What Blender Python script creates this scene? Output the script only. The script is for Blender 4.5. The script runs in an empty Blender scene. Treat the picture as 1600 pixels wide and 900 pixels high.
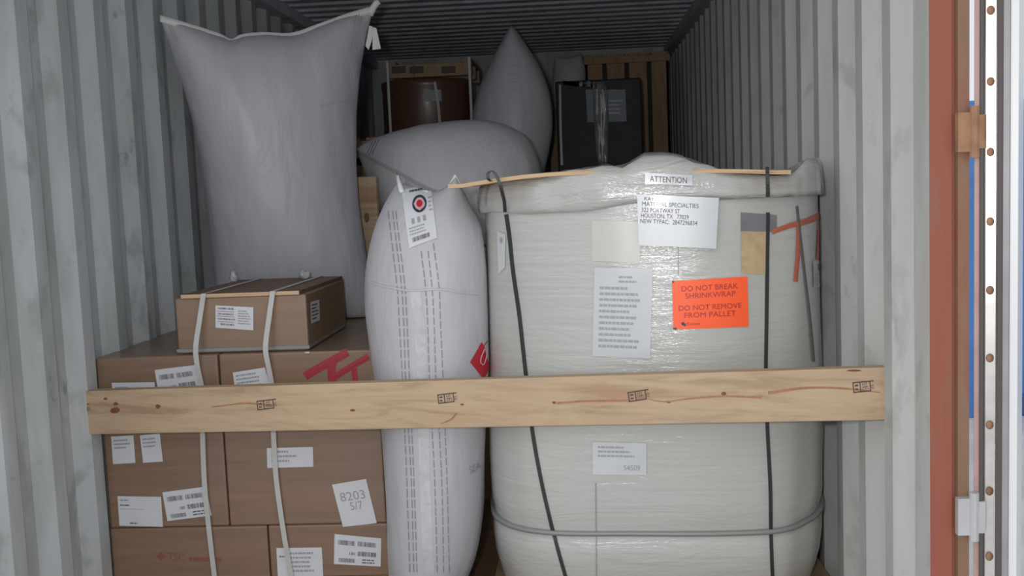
import bpy, bmesh, math, random
from mathutils import Vector, Matrix, noise
from mathutils.bvhtree import BVHTree
random.seed(7)
C = bpy.context.scene
COL = C.collection
# ------------------------------------------------------------------ camera
FPX = 1630.0
D0 = 2.34                      # camera stands this far outside the door sill (y = 0)
CAM = Vector((0.0, -D0, 1.37))
rho = 0.041
vx, vy = 98.0, 160.0
tx = vx*math.cos(rho) + vy*math.sin(rho)
ty = vy*math.cos(rho) - vx*math.sin(rho)
th = math.atan(ty/FPX)
psi = math.atan(tx/(FPX/math.cos(th)))
Fv = Vector((-math.sin(psi)*math.cos(th), math.cos(psi)*math.cos(th), -math.sin(th)))
R0 = Vector((math.cos(psi), math.sin(psi), 0))
U0 = R0.cross(Fv)
Rv = R0*math.cos(rho) - U0*math.sin(rho)
Uv = R0*math.sin(rho) + U0*math.cos(rho)
cd = bpy.data.cameras.new('camera')
cam = bpy.data.objects.new('camera', cd); COL.objects.link(cam)
cam.matrix_world = Matrix(((Rv.x, Uv.x, -Fv.x, CAM.x), (Rv.y, Uv.y, -Fv.y, CAM.y), (Rv.z, Uv.z, -Fv.z, CAM.z), (0, 0, 0, 1)))
cd.sensor_width = 36; cd.lens = FPX/1600*36; cd.clip_start = 0.05
C.camera = cam
# ------------------------------------------------------------------ light
w = bpy.data.worlds.new('overcast_sky'); C.world = w; w.use_nodes = True
bg = w.node_tree.nodes['Background']
bg.inputs['Color'].default_value = (0.90, 0.95, 1.0, 1); bg.inputs['Strength'].default_value = 1.47
sl = bpy.data.lights.new('hazy_sun', 'SUN'); sl.energy = .6; sl.angle = math.radians(50); sl.color = (1, .97, .92)
so = bpy.data.objects.new('hazy_sun', sl); COL.objects.link(so)
so.rotation_euler = Vector((0.45, 0.80, -0.40)).to_track_quat('-Z', 'Y').to_euler()
fl = bpy.data.lights.new('camera_flash', 'POINT'); fl.energy = 150; fl.shadow_soft_size = 0.035; fl.color = (1, .98, .97)
fo = bpy.data.objects.new('camera_flash', fl); COL.objects.link(fo); fo.location = CAM + Rv*-0.10 + Uv*0.07
C.view_settings.view_transform = 'Standard'; C.view_settings.look = 'None'
C.view_settings.exposure = -0.76; C.view_settings.gamma = 1.0; C.view_settings.use_curve_mapping = False

# ------------------------------------------------------------------ helpers
def ray(px, py):
    return (Fv + Rv*((px-800)/FPX) + Uv*((450-py)/FPX)).normalized()
def at(px, py, D):
    """point seen at a photo pixel, D metres in front of the camera along the container"""
    d = ray(px, py); return CAM + d*(D/d.y)
def lerp(a, b, t): return a + (b-a)*t
def pl(pts, t):
    """polyline sampled by arc length, smoothed"""
    P = [Vector(p) for p in pts]
    L = [0]
    for a, b in zip(P, P[1:]): L.append(L[-1] + (b-a).length)
    s = t*L[-1]
    for i in range(len(P)-1):
        if s <= L[i+1] or i == len(P)-2:
            k = (s-L[i])/max(1e-9, L[i+1]-L[i]); k = min(1, max(0, k))
            p0 = P[max(0, i-1)]; p1 = P[i]; p2 = P[i+1]; p3 = P[min(len(P)-1, i+2)]
            # catmull-rom with tangents scaled by segment lengths
            l1 = (p2-p1).length
            m1 = (p2-p0)/max(1e-9, (p2-p1).length+(p1-p0).length)*l1 if i > 0 else (p2-p1)
            m2 = (p3-p1)/max(1e-9, (p3-p2).length+(p2-p1).length)*l1 if i < len(P)-2 else (p2-p1)
            h = k*k*(3-2*k)
            return p1*(2*k**3-3*k*k+1) + m1*(k**3-2*k*k+k) + p2*(-2*k**3+3*k*k) + m2*(k**3-k*k)
W0 = {}
def finish(name, bm, mats, parent=None, origin=None, smooth=False):
    me = bpy.data.meshes.new(name)
    org = W0[parent.name] if parent else (Vector(origin) if origin is not None else Vector((0, 0, 0)))
    bmesh.ops.recalc_face_normals(bm, faces=bm.faces) if smooth != 'keep' else None
    for v in bm.verts: v.co -= org
    bm.to_mesh(me); bm.free()
    if not isinstance(mats, (list, tuple)): mats = [mats]
    for m in mats: me.materials.append(m)
    if smooth:
        for p in me.polygons: p.use_smooth = True
    o = bpy.data.objects.new(name, me); COL.objects.link(o)
    if parent: o.parent = parent
    else: o.location = org
    W0[o.name] = org
    return o
def thing(name, loc, label, cat, group=None):
    o = bpy.data.objects.new(name, None); COL.objects.link(o); o.location = loc; o.empty_display_size = .1
    W0[o.name] = Vector(loc); tag(o, label, cat, group); return o
def tag(o, label, cat, group=None):
    o['label'] = label; o['category'] = cat
    if group: o['group'] = group
    return o
def struct(name, bm, mats, **k):
    o = finish(name, bm, mats, **k); o['kind'] = 'structure'; return o
def box(bm, x0, x1, y0, y1, z0, z1, mi=0, bev=0.0):
    vs = [bm.verts.new((x, y, z)) for x in (x0, x1) for y in (y0, y1) for z in (z0, z1)]
    fs = [(0, 1, 3, 2), (4, 6, 7, 5), (0, 4, 5, 1), (2, 3, 7, 6), (0, 2, 6, 4), (1, 5, 7, 3)]
    out = []
    for f in fs:
        g = bm.faces.new([vs[i] for i in f]); g.material_index = mi; out.append(g)
    if bev > 0:
        es = list({e for g in out for e in g.edges})
        bmesh.ops.bevel(bm, geom=es, offset=bev, segments=2, affect='EDGES', profile=.5, material=-1)
def obox(bm, o, ax, ay, az, mi=0):
    """oriented box: origin corner o and three edge vectors"""
    vs = [bm.verts.new(o + ax*i + ay*j + az*k) for i in (0, 1) for j in (0, 1) for k in (0, 1)]
    for f in [(0, 1, 3, 2), (4, 6, 7, 5), (0, 4, 5, 1), (2, 3, 7, 6), (0, 2, 6, 4), (1, 5, 7, 3)]:
        g = bm.faces.new([vs[i] for i in f]); g.material_index = mi
def tube(bm, pts, r, n=8):
    rings = []
    P = [Vector(p) for p in pts]
    for i, p in enumerate(P):
        t = (P[min(i+1, len(P)-1)] - P[max(i-1, 0)]).normalized()
        a = t.cross(Vector((0.3, 0.2, 0.93))).normalized(); b = t.cross(a)
        rings.append([bm.verts.new(p + (a*math.cos(2*math.pi*k/n) + b*math.sin(2*math.pi*k/n))*r) for k in range(n)])
    for A, B in zip(rings, rings[1:]):
        for k in range(n): bm.faces.new((A[k], A[(k+1) % n], B[(k+1) % n], B[k]))
    bm.faces.new(rings[0]); bm.faces.new(rings[-1])
def band(bm, pts, wv, th, nrm, mi=0):
    """flat strap: centre path, width vector(s), thickness along nrm"""
    P = [Vector(p) for p in pts]; rows = []
    for i, p in enumerate(P):
        n = nrm[i] if isinstance(nrm, list) else nrm
        wd = wv[i] if isinstance(wv, list) else wv
        rows.append([bm.verts.new(p - wd*.5), bm.verts.new(p + wd*.5), bm.verts.new(p + wd*.5 + n*th), bm.verts.new(p - wd*.5 + n*th)])
    for A, B in zip(rows, rows[1:]):
        for k in range(4):
            f = bm.faces.new((A[k], A[(k+1) % 4], B[(k+1) % 4], B[k])); f.material_index = mi
    bm.faces.new(rows[0]).material_index = mi; bm.faces.new(rows[-1]).material_index = mi

def proj(p):
    d = Vector(p) - CAM; w_ = d.dot(Fv); return 800 + FPX*d.dot(Rv)/w_, 450 - FPX*d.dot(Uv)/w_
def atplane(px, py, p0, n):
    d = ray(px, py); return CAM + d*((p0-CAM).dot(n)/d.dot(n))
def sstep(a, b, x):
    t = max(0, min(1, (x-a)/(b-a))); return t*t*(3-2*t)
def prism(bm, pts, d):
    A = [bm.verts.new(p) for p in pts]; B = [bm.verts.new(p+d) for p in pts]; n = len(A)
    bm.faces.new(A); bm.faces.new(B[::-1])
    for i in range(n): bm.faces.new((A[i], A[(i+1) % n], B[(i+1) % n], B[i]))
# surface stickers -------------------------------------------------------
def hit(bvh, px, py, off):
    d = ray(px, py)
    loc, n, i, dist = bvh.ray_cast(CAM, d)
    if loc is None:
        loc, n, i, dist = bvh.find_nearest(CAM + d*3.2)
    if n.dot(d) > 0: n = -n
    return loc + n*off
def mkbvh(bm):
    bm.normal_update(); return BVHTree.FromBMesh(bm)
def quadmap(q):
    (x0, y0), (x1, y1), (x2, y2), (x3, y3) = q      # TL TR BR BL ; u right, v down
    def f(u, v):
        return ((x0*(1-u)+x1*u)*(1-v) + (x3*(1-u)+x2*u)*v, (y0*(1-u)+y1*u)*(1-v) + (y3*(1-u)+y2*u)*v)
    return f
_tc = {}
def text_geo(s):
    if s in _tc: return _tc[s]
    cu = bpy.data.curves.new('txt', 'FONT'); cu.body = s; cu.resolution_u = 3
    ob = bpy.data.objects.new('txt', cu); COL.objects.link(ob)
    bpy.context.view_layer.update()
    me = bpy.data.meshes.new_from_object(ob.evaluated_get(bpy.context.evaluated_depsgraph_get()))
    vs = [(v.co.x, v.co.y) for v in me.vertices]; fs = [tuple(p.vertices) for p in me.polygons]
    bpy.data.objects.remove(ob); bpy.data.curves.remove(cu); bpy.data.meshes.remove(me)
    x0 = min(v[0] for v in vs); x1 = max(v[0] for v in vs)
    vs = [((x-x0)/(x1-x0), y/0.69) for x, y in vs]
    _tc[s] = (vs, fs); return _tc[s]
def stick_poly(bm, bvh, pts2, fs, off, mi, cache=None):
    vs = [bm.verts.new(hit(bvh, x, y, off)) for x, y in pts2]
    for f in fs:
        try: bm.faces.new([vs[i] for i in f]).material_index = mi
        except ValueError: pass
def stick_grid(bm, bvh, fm, u0, v0, u1, v1, nx, ny, off, mi):
    g = [[bm.verts.new(hit(bvh, *fm(lerp(u0, u1, i/nx), lerp(v0, v1, j/ny)), off)) for i in range(nx+1)] for j in range(ny+1)]
    for j in range(ny):
        for i in range(nx):
            bm.faces.new((g[j][i], g[j][i+1], g[j+1][i+1], g[j+1][i])).material_index = mi
def sticker(name, bvh, q, mats, prints, parent, nx=10, ny=8, off=.002, sub=None):
    """paper/vinyl label lying on a surface; prints are drawn in label coordinates (u right, v down)"""
    bm = bmesh.new(); fm = quadmap(q)
    stick_grid(bm, bvh, fm, 0, 0, 1, 1, nx, ny, off, 0)
    for p in prints:
        k = p[0]; mi = 1
        if k == 'rect':
            _, u0, v0, u1, v1 = p[:5]; mi = p[5] if len(p) > 5 else 1
            stick_grid(bm, bvh, fm, u0, v0, u1, v1, max(1, int((u1-u0)*nx)), 1, off+.0012, mi)
        elif k == 'text':
            _, s, u0, v1, wd, h = p[:6]; mi = p[6] if len(p) > 6 else 1
            vs, fs = text_geo(s)
            stick_poly(bm, bvh, [fm(u0 + x*wd, v1 - y*h) for x, y in vs], fs, off+.0012, mi)
        elif k == 'words':      # lines of small illegible type
            _, u0, v0, u1, v1, n, sd = p[:7]; mi = p[7] if len(p) > 7 else 1; rr = random.Random(sd)
            for i in range(n):
                v = lerp(v0, v1, (i+.2)/n); hh = (v1-v0)/n*.42; u = u0; ue = lerp(u0, u1, rr.uniform(.6, 1))
                while u < ue:
                    l = rr.uniform(.03, .10); stick_grid(bm, bvh, fm, u, v, min(u+l, ue), v+hh, 1, 1, off+.0012, mi); u += l + .015
        elif k == 'bars':
            _, u0, v0, u1, v1, sd = p; rr = random.Random(sd); u = u0
            while u < u1:
                l = rr.choice((.006, .010, .016)); stick_grid(bm, bvh, fm, u, v0, min(u+l, u1), v1, 1, 1, off+.0012, 1); u += l + rr.choice((.007, .011, .015))
        elif k == 'disc':
            _, u, v, ru, rv, mi, o2 = p
            pts = [fm(u + ru*math.cos(a*math.pi/12), v + rv*math.sin(a*math.pi/12)) for a in range(24)]
            stick_poly(bm, bvh, pts, [tuple(range(24))], off+o2, mi)
    return finish(name, bm, mats, parent, smooth='keep')
def stroke(bm, bvh, pts, wpx, off=.002, mi=0, n=24, w2=None):
    """painted or printed line: pixel path and pixel width"""
    P = [pl([(p[0], p[1], 0) for p in pts], i/n) for i in range(n+1)]
    L = []
    for i, p in enumerate(P):
        t = (P[min(i+1, n)] - P[max(i-1, 0)]); t.normalize()
        ww = lerp(wpx, w2, i/n) if w2 else wpx
        nx_, ny_ = -t.y*ww/2, t.x*ww/2
        L.append((bm.verts.new(hit(bvh, p.x+nx_, p.y+ny_, off)), bm.verts.new(hit(bvh, p.x, p.y, off*1.3)), bm.verts.new(hit(bvh, p.x-nx_, p.y-ny_, off))))
    for a, b in zip(L, L[1:]):
        for k in (0, 1): bm.faces.new((a[k], a[k+1], b[k+1], b[k])).material_index = mi
def strapbody(bm, bvh, pts, wpx, th=.004, n=30, wn=0):
    P = [pl([(p[0], p[1], 0) for p in pts], i/n) for i in range(n+1)]; rows = []
    for i, p in enumerate(P):
        t = (P[min(i+1, n)] - P[max(i-1, 0)]); t.normalize(); nx_, ny_ = -t.y*wpx/2, t.x*wpx/2
        rows.append([bm.verts.new(hit(bvh, p.x+sx*nx_, p.y+sx*ny_, o)) for sx, o in ((1, .0005), (1, th), (-1, th), (-1, .0005))])
    for A, B in zip(rows, rows[1:]):
        for k in range(4): bm.faces.new((A[k], A[(k+1) % 4], B[(k+1) % 4], B[k]))
    bm.faces.new(rows[0]); bm.faces.new(rows[-1])

# ------------------------------------------------------------------ materials
class NT:
    def __init__(s, name):
        s.m = bpy.data.materials.new(name); s.m.use_nodes = True; s.t = s.m.node_tree
        s.b = s.t.nodes['Principled BSDF']; s.tc = s.t.nodes.new('ShaderNodeTexCoord')
    def n(s, typ, **kw):
        o = s.t.nodes.new(typ)
        for k, v in kw.items():
            if k in o.inputs: o.inputs[k].default_value = v
            else: setattr(o, k, v)
        return o
    def l(s, a, b): s.t.links.new(a, b)
    def noise(s, scale, stretch=(1, 1, 1), detail=4, rough=.5, dist=0, loc=(0, 0, 0)):
        mp = s.n('ShaderNodeMapping'); mp.inputs['Scale'].default_value = stretch; mp.inputs['Location'].default_value = loc
        s.l(s.tc.outputs['Object'], mp.inputs['Vector'])
        nz = s.n('ShaderNodeTexNoise'); nz.inputs['Scale'].default_value = scale; nz.inputs['Detail'].default_value = detail
        nz.inputs['Roughness'].default_value = rough; nz.inputs['Distortion'].default_value = dist
        s.l(mp.outputs[0], nz.inputs['Vector']); return nz.outputs['Fac']
    def ramp(s, fac, stops):
        r = s.n('ShaderNodeValToRGB'); e = r.color_ramp.elements
        while len(e) < len(stops): e.new(.5)
        for el, (p, c) in zip(e, stops): el.position = p; el.color = (*c, 1) if len(c) == 3 else c
        s.l(fac, r.inputs['Fac']); return r.outputs['Color']
    def mix(s, fac, a, b):
        m = s.n('ShaderNodeMix'); m.data_type = 'RGBA'
        if isinstance(fac, float): m.inputs[0].default_value = fac
        else: s.l(fac, m.inputs[0])
        for i, v in ((6, a), (7, b)):
            if isinstance(v, tuple): m.inputs[i].default_value = (*v, 1)
            else: s.l(v, m.inputs[i])
        return m.outputs[2]
    def col(s, c):
        if isinstance(c, tuple): s.b.inputs['Base Color'].default_value = (*c, 1)
        else: s.l(c, s.b.inputs['Base Color'])
    def bump(s, h, strength=.3, dist=.01):
        bp = s.n('ShaderNodeBump'); bp.inputs['Strength'].default_value = strength; bp.inputs['Distance'].default_value = dist
        s.l(h, bp.inputs['Height'])
        if s.b.inputs['Normal'].links: s.l(s.b.inputs['Normal'].links[0].from_socket, bp.inputs['Normal'])
        s.l(bp.outputs[0], s.b.inputs['Normal'])
    def set(s, **k):
        for a, v in k.items(): s.b.inputs[a.replace('_', ' ')].default_value = v
        return s
def plain(name, c, rough=.6, metal=0.0, var=0.0, coat=0.0, scale=12, spec=.5):
    m = NT(name); m.set(Roughness=rough, Metallic=metal, Coat_Weight=coat)
    m.b.inputs['Specular IOR Level'].default_value = spec
    if var > 0:
        m.col(m.ramp(m.noise(scale), [(.3, tuple(x*(1-var) for x in c)), (.7, tuple(min(1, x*(1+var)) for x in c))]))
    else: m.col(c)
    return m.m
def wall_paint(name, base, dirt, sd, spots=.75):
    m = NT(name); m.set(Roughness=.5)
    st = m.noise(3.0, (2.2, 2.2, .5), 6, .6, loc=(sd, 0, 0)); sp = m.noise(9, (1, 1, .6), 5, .65, loc=(sd, 3, 1))
    c = m.mix(m.ramp(st, [(.42, (0, 0, 0)), (.60, (1, 1, 1))]), base, dirt)
    c = m.mix(m.ramp(m.noise(4.5, (1.5, 1.5, 1.0), 5, .6, .4, loc=(sd, 7, 2)), [(.56, (0, 0, 0)), (.66, (.7, .7, .7))]), c, tuple(x*.78 for x in dirt))
    c = m.mix(m.ramp(sp, [(.64, (0, 0, 0)), (.70, (spots, spots, spots))]), c, (.22, .24, .25))
    m.col(c); m.bump(m.noise(40), .08, .004); return m.m
def wood(name, light, dark, red=None, axis=(1, 14, 14), scale=3.0, rough=.6):
    m = NT(name); m.set(Roughness=rough)
    g = m.noise(scale, axis, 6, .6, .6)
    c = m.ramp(g, [(.30, dark), (.46, light), (.62, tuple(min(1, x*1.12) for x in light)), (.74, tuple(lerp(a, b, .6) for a, b in zip(light, dark)))])
    if red:
        r = m.noise(1.5, (axis[0]*.5, axis[1]*.45, axis[2]*.45), 3, .5, .3, loc=(2, .3, .4))
        c = m.mix(m.ramp(r, [(.56, (0, 0, 0)), (.68, (.55, .55, .55))]), c, red)
    m.col(c); m.bump(g, .15, .003); return m.m
def cardboard(name, c, sd=0):
    m = NT(name); m.set(Roughness=.42, Coat_Weight=.35, Coat_Roughness=.25)
    s = m.noise(2.2, (1, 1, 16), 5, .6, .3, loc=(sd, sd, 0)); b = m.noise(2.5, (1, 1, 1), 3, loc=(sd, 0, 2))
    k = m.ramp(s, [(.32, tuple(x*.86 for x in c)), (.68, tuple(x*1.1 for x in c))])
    k = m.mix(m.ramp(b, [(.45, (0, 0, 0)), (.75, (.4, .4, .4))]), k, (c[0]*1.05, c[1]*1.12, c[2]*1.35))
    m.col(k); m.bump(s, .10, .006); return m.m
def woven(name, c, sheen=.3, wr=.5):
    m = NT(name); m.set(Roughness=.42)
    big = m.noise(5, (1.4, 1.4, .5), 4, .55, .5); fine = m.noise(55, (1, 1, .25), 2); fineh = m.noise(60, (.25, .25, 1), 2)
    m.col(m.ramp(m.noise(30, (1.5, 1.5, .12), 3), [(.3, tuple(x*.94 for x in c)), (.7, c)]))
    m.bump(fine, .12, .002); m.bump(fineh, .12, .002); m.bump(big, wr, .02); return m.m
def shrinkwrap(name, c, c2, wr=.28, coat=1.0):
    m = NT(name); m.set(Roughness=.45, Coat_Weight=coat, Coat_Roughness=.13)
    st = m.noise(2.0, (1.0, 1.0, 42), 6, .6, .5); w2 = m.noise(7, (.8, .8, 3.5), 4, .6, 1.2); bl = m.noise(2.2, (1, 1, .5), 3)
    k = m.ramp(st, [(.3, tuple(x*.90 for x in c)), (.6, c), (.75, tuple(min(1, x*1.1) for x in c))])
    k = m.mix(m.ramp(bl, [(.42, (0, 0, 0)), (.72, (.7, .7, .7))]), k, c2)
    m.col(k); m.bump(st, .12, .005); m.bump(w2, wr, .010)
    cb = m.n('ShaderNodeBump'); cb.inputs['Strength'].default_value = .16; cb.inputs['Distance'].default_value = .008
    m.l(m.noise(5.0, (1.3, 1.3, 20), 5, .65, .5, loc=(3, 1, 0)), cb.inputs['Height']); m.l(m.b.inputs['Normal'].links[0].from_socket, cb.inputs['Normal'])
    m.l(cb.outputs[0], m.b.inputs['Coat Normal']); return m.m

M = {}
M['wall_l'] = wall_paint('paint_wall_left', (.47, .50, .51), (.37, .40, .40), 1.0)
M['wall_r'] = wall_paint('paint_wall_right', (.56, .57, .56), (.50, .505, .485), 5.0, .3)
M['ceil'] = wall_paint('paint_ceiling', (.62, .66, .71), (.52, .56, .60), 9.0)
M['floor'] = wood('plywood_floor', (.20, .12, .07), (.12, .07, .04))
M['red'] = None
m = NT('red_oxide_paint'); m.set(Roughness=.5)
m.col(m.mix(m.ramp(m.noise(6, (2, 2, .35), 6, .65), [(.50, (0, 0, 0)), (.68, (.9, .9, .9))]), (.27, .078, .048), (.22, .115, .07)))
m.bump(m.noise(25), .15, .004); M['red'] = m.m
m = NT('worn_red_paint'); m.set(Roughness=.6)
m.col(m.ramp(m.noise(5, (2, 2, .5), 6, .7), [(.35, (.24, .085, .05)), (.52, (.24, .13, .08)), (.70, (.20, .12, .075)), (.78, (.07, .05, .04))]))
m.bump(m.noise(30), .2, .004); M['redworn'] = m.m
M['rust'] = plain('rusty_steel', (.30, .16, .09), .75, 0, .35, scale=18)
M['steel'] = plain('galvanised_steel', (.62, .60, .58), .32, .75, .1, scale=30)
M['rubber'] = plain('gasket_rubber', (.075, .06, .055), .6)
M['white_paint'] = plain('white_door_paint', (.72, .73, .74), .4)
M['grey_paint'] = plain('grey_door_paint', (.42, .42, .43), .45, 0, .1)
M['pink'] = plain('faded_red_paint', (.45, .28, .26), .5, 0, .15)
M['blue'] = plain('blue_container_paint', (.085, .26, .66), .45, 0, .12, scale=4)
M['blue_shaded'] = plain('shaded_blue_rail', (.035, .10, .32), .5)  # shading along the container's foot, put into the bottom rail colour
M['concrete'] = plain('yard_concrete', (.62, .61, .59), .9, 0, .15, scale=2)
M['bar'] = wood('pine_board', (.46, .335, .215), (.35, .235, .14), (.38, .19, .105), (1, 10, 16), 2.0)
M['knot'] = plain('pine_knot', (.20, .07, .04), .6, 0, .3, scale=60)
M['knotr'] = plain('pine_heart_streak', (.37, .17, .09), .6, 0, .2, scale=60)
M['stamp'] = plain('stamp_ink', (.085, .06, .05), .7)
M['pine'] = wood('pallet_pine', (.42, .28, .15), (.30, .18, .09), None, (2, 10, 10), 3)
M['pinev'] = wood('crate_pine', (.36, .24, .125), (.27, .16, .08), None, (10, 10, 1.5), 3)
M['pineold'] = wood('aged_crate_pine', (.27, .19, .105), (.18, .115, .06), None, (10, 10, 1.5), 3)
M['ply'] = wood('plywood_edge', (.55, .38, .22), (.40, .26, .14), None, (1, 3, 40), 3)
M['plytop'] = wood('plywood_face', (.17, .10, .065), (.12, .07, .045), None, (2, 9, 2), 2)
M['card'] = cardboard('brown_cardboard', (.255, .165, .105))
M['card2'] = cardboard('brown_cardboard_lower', (.235, .148, .096), 4)
M['carddark'] = cardboard('dark_brown_fibreboard', (.12, .055, .035), 2)
M['charcoal'] = plain('dark_stretch_film', (.034, .032, .036), .5, 0, .25, 0, 12, .2)
M['bag'] = woven('white_woven_bag', (.475, .475, .505))
M['baglying'] = woven('lying_woven_bag', (.62, .62, .645))
M['bagbig'] = woven('grey_white_woven_bag', (.47, .47, .505))
M['bagrear'] = woven('rear_woven_bag', (.52, .55, .57))
M['hem'] = plain('bag_hem', (.66, .66, .64), .6, 0, .06, scale=40)
M['stitch'] = plain('stitch_ink', (.24, .24, .27), .7)
M['tape'] = plain('clear_tape', (.49, .495, .515), .18, 0, .10, 1.0, 60)
M['paper'] = plain('white_paper', (.62, .63, .66), .55, 0, .04)
M['paperc'] = plain('paper_under_film', (.52, .545, .565), .3, 0, .05, .8)
M['print'] = plain('label_print', (.10, .10, .11), .6)
M['printl'] = plain('label_print_pale', (.32, .33, .35), .5)
M['orange'] = plain('fluorescent_orange_label', (1.0, .115, .025), .4)
M['orangetx'] = plain('label_red_print', (.38, .03, .03), .5)
M['redpaint'] = plain('red_spray_paint', (.33, .022, .03), .45)
M['redfade'] = plain('red_spray_paint_faded', (.42, .115, .07), .5)
M['navy'] = plain('navy_print', (.03, .04, .08), .5)
M['redprint'] = plain('red_print', (.50, .02, .04), .5)
M['pinkprint'] = plain('pink_print', (.70, .42, .40), .5)
M['wrap'] = shrinkwrap('shrink_wrapped_carton', (.46, .46, .44), (.42, .415, .375))
M['film'] = shrinkwrap('loose_film', (.44, .435, .415), (.39, .385, .36), .55)
M['strapw'] = plain('white_strap', (.50, .50, .49), .4, 0, .05)
M['strapb'] = plain('black_strap', (.03, .03, .035), .45)
M['strapg'] = plain('grey_strap', (.25, .26, .255), .35)
M['tan'] = plain('tan_label', (.47, .35, .20), .4, 0, .12, .6, 40)
M['greypatch'] = plain('grey_patch', (.17, .165, .18), .5, 0, .15)  # flat dark grey for the patch above the tan label

# ------------------------------------------------------------------ container shell
XL, ZC, YB = -1.557, 2.40, 5.90
XR = at(1452, 300, D0).x
print('XR', XR)
PER = 0.2495
def corr(y0, y1, start):
    """(offset outwards, y) profile; inner flat ends at start + k*PER"""
    pts = []; k = math.floor((y0-start)/PER) - 1
    while True:
        b = start + k*PER
        for dy, o in ((-.068, 0), (0, 0), (.058, .036), (.124, .036)):
            if y0 <= b+dy <= y1: pts.append((o, b+dy))
        k += 1
        if b > y1: break
    return [(0, y0)] + pts + [(0, y1)]
def side_wall(name, x, sgn, start, mat):
    bm = bmesh.new(); prof = corr(0.096, YB, start); A = []
    for o, y in prof: A.append([bm.verts.new((x+sgn*o, y, z)) for z in (0.0, ZC)])
    for o, y in reversed(prof): A.append([bm.verts.new((x+sgn*(o+.008), y, z)) for z in (0.0, ZC)])
    n = len(A)
    for i in range(n):
        a, b = A[i], A[(i+1) % n]; bm.faces.new((a[0], b[0], b[1], a[1]))
    return struct(name, bm, mat)
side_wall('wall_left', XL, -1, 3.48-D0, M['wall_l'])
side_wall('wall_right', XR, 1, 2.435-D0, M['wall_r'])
bm = bmesh.new(); A = []
y = 0.0; prof = []
while y < YB:
    for dy, o in ((0, 0), (.05, 0), (.075, .020), (.115, .020), (.14, 0)):
        if y+dy < YB: prof.append((y+dy, o))
    y += .17
prof.append((YB, 0))
for yy, o in prof: A.append([bm.verts.new((x, yy, ZC+o)) for x in (XL-.05, XR+.05)])
for yy, o in reversed(prof): A.append([bm.verts.new((x, yy, ZC+o+.008)) for x in (XL-.05, XR+.05)])
for i in range(len(A)):
    a, b = A[i], A[(i+1) % len(A)]; bm.faces.new((a[0], b[0], b[1], a[1]))
struct('ceiling', bm, M['ceil'])
bm = bmesh.new(); box(bm, XL-.05, XR+.05, 0, YB+.05, -.15, 0); struct('floor', bm, M['floor'])
bm = bmesh.new(); box(bm, XL-.05, XR+.05, YB, YB+.04, 0, ZC+.03); struct('wall_back', bm, M['wall_l'])
# top side rails in the wall/ceiling corners
for i, (x0, x1) in enumerate(((XL-.05, XL+.055), (XR-.055, XR+.05))):
    bm = bmesh.new(); box(bm, x0, x1, 0.0, YB, ZC-.062, ZC+.0, bev=.008); struct('trim_%d' % (i+3), bm, M['ceil'])
# rear corner posts and header
def post(name, sgn, xin):
    bm = bmesh.new()
    prof = [(0, .095), (0, .0), (.048, .0), (.052, .010), (.057, .010), (.060, -.004), (.084, -.004), (.084, .05), (.045, .095)]
    A = [[bm.verts.new((xin+sgn*a, b, z)) for z in (-.16, 2.58)] for a, b in prof]
    for i in range(len(A)):
        a, b = A[i], A[(i+1) % len(A)]; f = bm.faces.new((a[0], b[0], b[1], a[1]))
        f.material_index = 1 if i == 0 else (2 if i in (4, 5, 6) else 0)
    bm.faces.new([a[0] for a in A]); bm.faces.new([a[1] for a in A])
    return struct(name, bm, [M['red'], M['wall_r'], M['redworn']])
post('trim_1', 1, XR); post('trim_2', -1, XL)
bm = bmesh.new(); box(bm, XL, XR, 0, .09, ZC, 2.58, bev=.01); struct('trim_5', bm, M['red'])
# ground outside and the door leaf swung right back
bm = bmesh.new(); box(bm, -60, 60, -50, 90, -.75, -.60); struct('ground', bm, M['concrete'])
bm = bmesh.new()                                    # ground beams the container stands on
for yy in (0.1, 3.0, 5.6): box(bm, XL-.05, XR+.05, yy, yy+.25, -.60, -.15)
struct('trim_6', bm, M['red'])

ang = math.atan(.425); dv = Vector((math.sin(ang), math.cos(ang), 0)); tv = Vector((math.cos(ang), -math.sin(ang), 0))
dz = Vector((0, 0, 1))
do = Vector((.866, -.005, -.10))
def dpt(t, d, z): return do + tv*(t*.86) + dv*d + dz*z
door = thing('door_1', do, 'open container door leaf swung back beside the red post', 'door'); door['kind'] = 'structure'
for k in ('label', 'category'): del door[k]
def dbox(name, t0, t1, d0, d1, z0, z1, mat):
    bm = bmesh.new(); obox(bm, dpt(t0, d0, z0), tv*((t1-t0)*.86), dv*(d1-d0), dz*(z1-z0)); 
    bmesh.ops.bevel(bm, geom=list(bm.edges), offset=.0015, segments=2, affect='EDGES', profile=.5)
    return finish(name, bm, mat, door)
dbox('door_panel', .012, .082, .012, 1.16, 0, 2.55, M['grey_paint'])
dbox('door_edge', 0, .013, 0, 1.15, 0, 2.55, M['pink'])
dbox('gasket', .0135, .0235, -.012, .02, 0, 2.55, M['rubber'])
dbox('gasket', .054, .066, -.018, .02, 0, 2.55, M['rubber'])
ret = dbox('gasket_retainer', .025, .052, .000, .02, 0, 2.55, M['steel'])
dbox('door_face', .082, .101, .004, 1.15, 0, 2.55, M['white_paint'])
for i in range(17):
    bm = bmesh.new(); z = .16 + i*.1495
    c = dpt(.0375, -.004, z)
    bmesh.ops.create_uvsphere(bm, u_segments=10, v_segments=6, radius=.0085, matrix=Matrix.Translation(c) @ Matrix.Diagonal((1, .55, 1.15, 1)))
    finish('bolt', bm, M['rust'], ret, smooth=True)
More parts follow.
